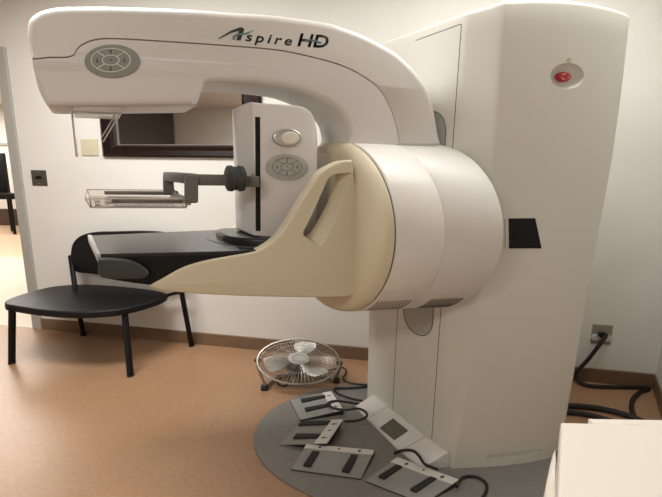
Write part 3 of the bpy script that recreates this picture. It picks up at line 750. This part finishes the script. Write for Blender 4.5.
def cordthing(name, pts, r, label, cat='cord', z=None, m='cord'):
    P = [onz(p[0], p[1], p[2] if len(p) > 2 else z) for p in pts]
    bm = BM(); tube(bm, P, r, 8, 6); o = mk(name, bm, m, None, loc=P[0]); return tag(o, label, cat)
cordthing('pedal_cord', [(394.5, 453.5, .02), (401, 450.8, .05), (412, 450.4, .078), (419, 456, .088), (424, 463.5, .062), (430, 466.5, .052), (438, 469.5, .046)], .0068, 'thin black cord arching from the white display to the nearest pedal', z=Z0 + .009)

# ------------------------------------------------------------------ floor fan
FC = onz(298.6, 361, .185)
fn = V((.05, -.68, .73)).normalized(); fx = V((1, .0, 0)); fx = (fx - fn * fx.dot(fn)).normalized(); fy = fn.cross(fx).normalized()
FA, FB = .274, .152
fan = thing('floor_fan', (FC.x, FC.y, 0), 'round silver floor fan tilted upward by the back wall', 'fan')
def fp(a, k, d): return FC + fx * (FA * k * math.cos(a)) + fy * (FB * k * math.sin(a)) + fn * d
def fring(bm, k, d, r, n=64): tube(bm, [fp(2 * PI * i / n, k, d) for i in range(n)], r, 6, closed=True)
bm = BM(); fring(bm, 1.0, 0, .0065); mk('guard_rim', bm, 'chrome', fan)
NW = 64
bm = BM()
for i in range(NW):
    a = 2 * PI * i / NW; tube(bm, [fp(a + .12 * (1 - k), k, d) for k, d in ((.99, 0), (.93, .022), (.75, .036), (.5, .044), (.25, .048))], .0021, 4)
for k, d in ((.62, .040), (.985, .006)): fring(bm, k, d, .0016)
mk('front_guard', bm, 'chrome', fan)
bm = BM()
for i in range(NW):
    a = 2 * PI * (i + .5) / NW; tube(bm, [fp(a, k, d) for k, d in ((.99, -.004), (.95, -.045), (.75, -.075), (.3, -.085))], .0021, 4)
for k, d in ((.62, -.080), (.97, -.035)): fring(bm, k, d, .0016)
mk('rear_guard', bm, 'chrome', fan)
bm = BM(); prev = None
for k, d in ((.25, .044), (.255, .052), (.22, .056), (.10, .057)):
    rg = ring(bm, [fp(2 * PI * i / 40, k, d) for i in range(40)])
    if prev: bridge(bm, prev, rg)
    else: cap(bm, rg)
    prev = rg
cap(bm, prev); hb = mk('hub_badge', bm, 'panel2', fan)
bm = BM(); fring(bm, .15, .0595, .0015, 40); fring(bm, .25, .050, .003, 40); mk('badge_ring', bm, 'chrome', hb)
bm = BM(); prev = None
for k, d in ((.16, .030), (.17, -.03)):
    rg = ring(bm, [fp(2 * PI * i / 32, k, d) for i in range(32)])
    if prev: bridge(bm, prev, rg)
    else: cap(bm, rg)
    prev = rg
cap(bm, prev); mk('blade_hub', bm, 'dgrey', fan)
bm = BM(); prev = None
for k, d in ((.30, -.088), (.34, -.10), (.32, -.15), (.2, -.165)):
    rg = ring(bm, [fp(2 * PI * i / 32, k, d) for i in range(32)])
    if prev: bridge(bm, prev, rg)
    else: cap(bm, rg)
    prev = rg
cap(bm, prev); mk('motor', bm, 'black', fan)
for b in range(3):
    a0 = math.radians((190, 305, 70)[b]); bm = BM(); g = []
    for i in range(9):
        k = .14 + .70 * i / 8; wd = .30 + .42 * math.sin(PI * min(1, i / 8 * .85)); row = []
        for j in range(7):
            v = j / 6 - .5; row.append((k, a0 + v * wd * 1.25 + .25 * (k - .14), .018 - v * .045))
        g.append(row)
    top = [[bm.verts.new(fp(a, k, d)) for k, a, d in row] for row in g]; botv = [[bm.verts.new(fp(a, k, d - .002)) for k, a, d in row] for row in g]
    for i in range(8):
        for j in range(6):
            bm.faces.new((top[i][j], top[i + 1][j], top[i + 1][j + 1], top[i][j + 1])); bm.faces.new((botv[i][j + 1], botv[i + 1][j + 1], botv[i + 1][j], botv[i][j]))
    border = lambda t: [t[i][0] for i in range(9)] + t[8][1:] + [t[i][6] for i in range(7, -1, -1)] + [t[0][j] for j in range(5, 0, -1)]
    bridge(bm, border(top), border(botv)); mk('blade', bm, 'blade', fan)
for sgn, pv, foot, back in ((-1, (257, 365), (264.3, 387.5), (277, 377)), (1, (339.5, 366), (336.5, 380), (322, 376.5))):
    top_ = fp(PI if sgn < 0 else 0, 1.03, -.01); f_ = onz(*foot, .018); b2 = onz(*back, .018)
    bm = BM(); tube(bm, [top_ + EZ * .02, top_, top_ * .5 + f_ * .5, f_ + EZ * .03, f_ + (b2 - f_).normalized() * .012, f_ + (b2 - f_) * .55, b2], .0105, 8, 4); lg = mk('leg', bm, 'tubeg', fan)
    bm = BM(); obox(bm, (f_.x, f_.y, .0175), (.022, 0, 0), (0, .016, 0), (0, 0, .017), .005); mk('rubber_foot', bm, 'rubber', lg)
    bm = BM(); tube(bm, [top_ + fx * sgn * .012, top_ - fx * sgn * .03], .011, 10); mk('pivot', bm, 'dgrey', fan)
bl, br = onz(277, 377, .018), onz(322, 376.5, .018)
bm = BM(); tube(bm, [bl, bl + V((.03, .03, 0)), br + V((-.03, .03, 0)), br], .0105, 8, 3); mk('cross_bar', bm, 'tubeg', fan)
bm = BM(); tube(bm, [fp(-PI / 2, .3, -.14)] + F_([(291, 377, .06), (289, 383), (283, 386), (277.5, 383), (278.5, 379), (284, 377.5), (300, 372), (330, 370), (341, 367.5, .03), (346, 370), (345, 374.5), (342.5, 378.5), (350, 383), (369, 385)]), .0058, 7, 5); mk('cord', bm, 'cord', fan)

# ------------------------------------------------------------------ black side chair
ch = thing('side_chair', (-1.75, 2.83, 0), 'black armless side chair with padded seat by the doorway, behind the machine', 'chair')
ZS = .462
seat_pts = [V((p.x, p.y)) for p in [onz(x, y, ZS - .008) for x, y in ((4.5, 303.5), (9, 299.5), (35, 291), (58, 286.5), (85, 285), (115, 286.5), (148, 290), (164, 293), (167, 295.5), (158, 300), (142, 305), (124, 309.2), (112, 311), (88, 312.6), (62, 312.3), (36, 310), (15, 306.8), (7, 305.5))]]
sp_ = catmull([tuple(p) for p in seat_pts], 4, True)
bm = BM(); rprism(bm, sp_, ZS, ZS - .052, .016, .012, lambda x, y, h: V((x, y, h)), 4); seat = mk('seat', bm, 'leather', ch, ang=60)
def pole(bm, pts, r): tube(bm, pts, r, 10, 3)
L = {'fl': (onz(12, 363.5), onz(12.2, 309, .43)), 'fr': (onz(130.5, 376), onz(124.3, 307.5, .445)), 'rr': (onz(191.5, 346), onz(181.5, 291, .50)), 'rl': (onz(83.5, 335.5), onz(77, 300, .38))}
for k in L:
    f_, t_ = L[k]; bm = BM()
    if k in ('fl', 'fr'): pole(bm, [f_ + EZ * .008, t_], .0225)
    elif k == 'rr':
        up_ = V((-1.235, 2.985, .86)); pole(bm, [f_ + EZ * .008, f_ * .5 + t_ * .5, t_, up_], .020)
    else:
        up_ = onplane(70.5, 256, V((-2.19, 3.13, 0)), WN); pole(bm, [f_ + EZ * .008, t_, up_], .019)
    lg = mk('leg', bm, 'steel', ch)
    bm = BM(); tube(bm, [V((f_.x, f_.y, .001)), V((f_.x, f_.y, .012))], .0235, 10); mk('foot_cap', bm, 'rubber', lg)
bm = BM(); pole(bm, [L['fr'][1] - EZ * .012, onz(150, 303, .425), onz(167, 295.5, .43), onz(181, 292, .485)], .013); mk('seat_rail', bm, 'steel', ch)
bm = BM(); pole(bm, [L['fl'][1] - EZ * .01, V((-2.22, 2.9, .425)), L['rl'][1] + EZ * .03], .012); mk('seat_rail', bm, 'steel', ch)
bm = BM(); pole(bm, [V((-2.1, 3.09, .43)), V((-1.3, 2.95, .43))], .012); mk('cross_rail', bm, 'steel', ch)
# padded backrest
BP = V((-2.19, 3.105, 0)); BN = WN
bl_px = [(71.2, 262), (71.5, 250), (74, 242), (80, 236.3), (89, 233), (100, 231.8), (112, 231.6), (124, 231.3), (140, 231), (160, 232), (174, 236), (180, 246), (181, 262), (178, 275), (168, 279), (140, 280), (110, 276), (90, 273.5), (76, 271.5)]
bq = [onplane(x, y, BP, BN) for x, y in bl_px]
b2 = catmull([((p - BP).dot(WD), p.z) for p in bq], 4, True)
bm = BM(); rprism(bm, b2, -.010, .030, .012, .008, lambda x, y, h: BP + WD * x + EZ * y + BN * h, 4); mk('backrest', bm, 'leather', ch, ang=60)

# chair far down the corridor
cc = thing('corridor_chair', (-7.9, 8.6, 0), 'dark chair seen through the doorway at the far left', 'chair')
def cpt(x, y, Y): return onplane(x, y, V((0, Y, 0)), V((0, 1, 0)))
def pxbox(name, x0, y0, x1, y1, Y, d, m, par):
    a, b = cpt(x0, y1, Y), cpt(x1, y0, Y); bm = BM()
    hexa(bm, [V((a.x, Y, a.z)), V((b.x, Y, a.z)), V((b.x, Y + d, a.z)), V((a.x, Y + d, a.z))], [V((a.x, Y, b.z)), V((b.x, Y, b.z)), V((b.x, Y + d, b.z)), V((a.x, Y + d, b.z))], .01); return mk(name, bm, m, par)
pxbox('backrest', -18, 153, 2.5, 194, 9.0, .08, 'leather', cc)
pxbox('seat', -20, 194, 11, 199, 8.5, .5, 'leather', cc)
for x, Y in ((-14, 8.52), (10, 8.52), (-13, 8.95), (8, 8.95)):
    a = cpt(x, 198, Y); b = V((a.x, Y, 0)); bm = BM(); tube(bm, [b, V((a.x, Y, a.z))], .03, 8); mk('leg', bm, 'steel', cc)

# ------------------------------------------------------------------ things on the back wall
def wl(x, y): p = onwall(x, y); return V(((p - WP).dot(WD), p.z))
def fW(x, y, h): return WP + WD * x + EZ * y - WN * h
# mirror
a, b = wl(104.6, 156), wl(262, 100); x0, x1 = a.x, b.x; z0, z1 = a.y - .006, 2.13
fwx, fwz = wl(121, 130).x - wl(104.6, 130).x, .088
mr = thing('wall_mirror', fW((x0 + x1) / 2, z0, 0), 'rectangular wall mirror in a dark mahogany frame behind the arm', 'mirror')
def frame_bar(pts): 
    bm = BM(); outer, inner = pts
    prof = [(0, .002), (0, .020), (.12, .030), (.55, .022), (.85, .032), (1, .024), (1, .002)]
    prev = None
    for k in range(2):
        rg = ring(bm, [fW(outer[k].x * (1 - u) + inner[k].x * u, outer[k].y * (1 - u) + inner[k].y * u, h) for u, h in prof])
        if prev: bridge(bm, prev, rg)
        else: cap(bm, rg)
        prev = rg
    cap(bm, prev); return mk('frame_bar', bm, 'mahog', mr, ang=20)
O = [V((x0, z0)), V((x1, z0)), V((x1, z1)), V((x0, z1))]; I = [V((x0 + fwx, z0 + fwz)), V((x1 - fwx, z0 + fwz)), V((x1 - fwx, z1 - fwz)), V((x0 + fwx, z1 - fwz))]
for k in range(4): frame_bar(((O[k], O[(k + 1) % 4]), (I[k], I[(k + 1) % 4])))
bm = BM(); rprism(bm, inset(I, -.008), .012, .003, 0, 0, fW); mk('glass', bm, 'mirror', mr, False)
bm = BM(); tube(bm, [fW(p.x, p.y, .018) for p in I], .006, 6, closed=True); mk('inner_slip', bm, 'frame_in', mr)

def plate(name, x0, y0, x1, y1, m, label, cat, th=.006):
    a, b = wl(x0, y1), wl(x1, y0); o = thing(name, fW((a.x + b.x) / 2, (a.y + b.y) / 2, 0), label, cat)
    bm = BM(); rprism(bm, [a, V((b.x, a.y)), b, V((a.x, b.y))], th, .0003, .003, 0, fW); mk('cover_plate', bm, m, o); return o, a, b
o, a, b = plate('light_switch', 33, 170.3, 46, 185.5, 'swplate', 'small bronze light switch plate beside the grey door jamb', 'switch')
c = (a + b) / 2; bm = BM(); rprism(bm, [c + V((-.030, -.008)), c + V((.030, -.008)), c + V((.022, .018)), c + V((-.022, .018))], .014, .005, .003, 0, fW); mk('toggle', bm, 'black', o)
for dz in (-.045, .045): bm = BM(); rprism(bm, ell(c.x, c.y + dz, .007, .004, 12), .0075, .005, .001, 0, fW); mk('screw', bm, 'frame_in', o)
o, a, b = plate('wall_plate', 82.5, 139, 97.6, 155.6, 'yplate', 'ivory blank wall plate left of the mirror frame', 'wall plate', .008)
o, a, b = plate('power_outlet', 590, 325.5, 613, 343, 'oplate', 'metal power outlet plate low on the back wall right of the column', 'outlet', .006)
c = (a + b) / 2
for dx in (-.036, .036):
    bm = BM(); rprism(bm, ell(c.x + dx, c.y - .022, .030, .024, 20), .012, .005, .002, 0, fW); mk('socket', bm, 'plug', o)
plug_c = c

def plug(cxy, label, cordpts, r, drop):
    p = thing('power_plug', fW(cxy.x, cxy.y, .0086), label, 'power plug')
    bm = BM(); rprism(bm, ell(cxy.x, cxy.y, .030, .019, 20), .034, .0125, .008, .002, fW); mk('plug_body', bm, 'black', p)
    bm = BM(); tube(bm, [fW(cxy.x, cxy.y, .028), fW(cxy.x, cxy.y, .05)] + cordpts, r, 8, 5); mk('cord', bm, 'cord', p)
    return p
def onw_(x, y, off): return onwall(x, y, off)
plug(plug_c + V((.0, .004)), 'black power plug in the outlet with a thick cord hanging down to the floor',
     [onw_(600, 344, .06), onw_(594, 352, .05), onw_(586, 362, .045), onw_(577.5, 371, .045), onw_(576.5, 377, .05)] + F_([(581, 383, .02), (592, 386, .014), (610, 386.8, .014), (630, 387.3, .014), (645, 387.5, .013), (649, 389, .014), (640, 392, .014), (633, 399, .014), (631.5, 408, .014), (636, 419, .014), (645, 432, .014)]), .0125, 0)
cordthing('power_cable', [(560, 404), (569, 405.5), (585, 406.5), (603, 409), (622, 413.5), (640, 420), (655, 428)], .017, 'thick black cable on the floor right of the column, the farther of two', 'cable', .018)
cordthing('power_cable', [(556, 411), (568, 412), (582, 413.5), (600, 417.5), (620, 424)], .015, 'black cable on the floor right of the column, closer to the white cart', 'cable', .016)

# ------------------------------------------------------------------ white cart, lower right
ZK = .80
c0 = onz(561, 421.6, ZK); c1 = onz(557.5, 500, ZK)
ct = thing('equipment_cart', (c0.x + .3, c0.y - .25, 0), 'white equipment cart with a flat top at the lower right corner', 'cart')
dl = (c1 - c0).normalized(); back = V((1, -.01, 0))
K = [c0, c0 + back * .62, c0 + back * .62 + dl * .55, c0 + dl * .55]
k2 = [V((p.x, p.y)) for p in K]
bm = BM(); rprism(bm, k2, ZK, ZK - .06, .008, .004, lambda x, y, h: V((x, y, h)), 4); mk('top', bm, 'cab', ct)
body = inset(k2, .012); bm = BM(); rprism(bm, body, ZK - .06, .06, 0, .01, lambda x, y, h: V((x, y, h)), 3); mk('body', bm, 'cab', ct)
e0 = onz(588.7, 418.8, ZK + .0)
bk0 = V((e0.x, c0.y + .003, 0))
bm = BM(); hexa(bm, [V((e0.x, c0.y - .004, ZK - .05)), V((K[1].x, K[1].y - .004, ZK - .05)), V((K[1].x, e0.y + .003, ZK - .05)), V((e0.x, e0.y + .003, ZK - .05))], [V((e0.x, c0.y - .004, ZK - .001)), V((K[1].x, K[1].y - .004, ZK - .001)), V((K[1].x, e0.y + .003, ZK - .001)), V((e0.x, e0.y + .003, ZK - .001))], .003); mk('back_ledge', bm, 'cab', ct)
# ribbed side guard, a little below the top
g = [onz(x, y, .66) for x, y in ((560, 444.5), (555.5, 446), (550.5, 461), (546.5, 480), (544, 500), (560, 506))]
gi = [c0 + dl * .42 + back * .02, c0 + dl * .10 + back * .02]; g = [gi[1]] + g[1:5] + [gi[0]]
bm = BM(); rprism(bm, [V((p.x, p.y)) for p in g], .66, .30, .012, .006, lambda x, y, h: V((x, y, h)), 4); gd = mk('side_guard', bm, 'cab', ct)
for k in range(8):
    u = k / 8; a = g[1].lerp(g[4], .08 + u * .85); bm = BM(); tube(bm, [V((a.x - .001, a.y, .645)), V((a.x - .001, a.y, .33))], .003, 6); mk('rib', bm, 'pstrip', gd)
for p in inset(k2, .05):
    bm = BM(); rprism(bm, ell(p.x, p.y, .028, .028, 20), .001, .065, .006, .004, lambda x, y, h: V((x, y, h)), 3); mk('caster', bm, 'rubber', ct)

# ------------------------------------------------------------------ lights
def area(name, loc, sx, sy, power, col, rot=(0, 0, 0)):
    l = bpy.data.lights.new(name, 'AREA'); l.shape = 'RECTANGLE'; l.size = sx; l.size_y = sy; l.energy = power; l.color = col
    o = bpy.data.objects.new(name, l); COL.objects.link(o); o.location = loc; o.rotation_euler = rot
    return o
warm = (1.0, .985, .955)
area('ceiling_or_fill_light', (.90, 1.68, 2.78), 1.2, .5, 27, warm)
area('ceiling_or_fill_light', (-1.6, 1.78, 2.78), 1.6, .5, 66, warm)
area('ceiling_or_fill_light', (-2.0, -.9, 2.78), 1.8, .6, 47, warm)  # added front fill behind the camera, brightens the near faces; no real ceiling fixture
area('corridor_lamp_light', (-5.5, 5.5, 2.9), 3.0, 1.5, 200, (1, .96, .90))
area('corridor_lamp_light', (-8.5, 8.2, 2.9), 3.0, 1.2, 150, (1, .93, .84))
w = bpy.data.worlds.new('world'); sc.world = w; w.use_nodes = True
w.node_tree.nodes['Background'].inputs[0].default_value = (1, .9, .8, 1); w.node_tree.nodes['Background'].inputs[1].default_value = .05

sc.view_settings.view_transform = 'Standard'; sc.view_settings.look = 'None'; sc.view_settings.gamma = 1.0; sc.view_settings.exposure = 0.0
sc.view_settings.use_curve_mapping = False
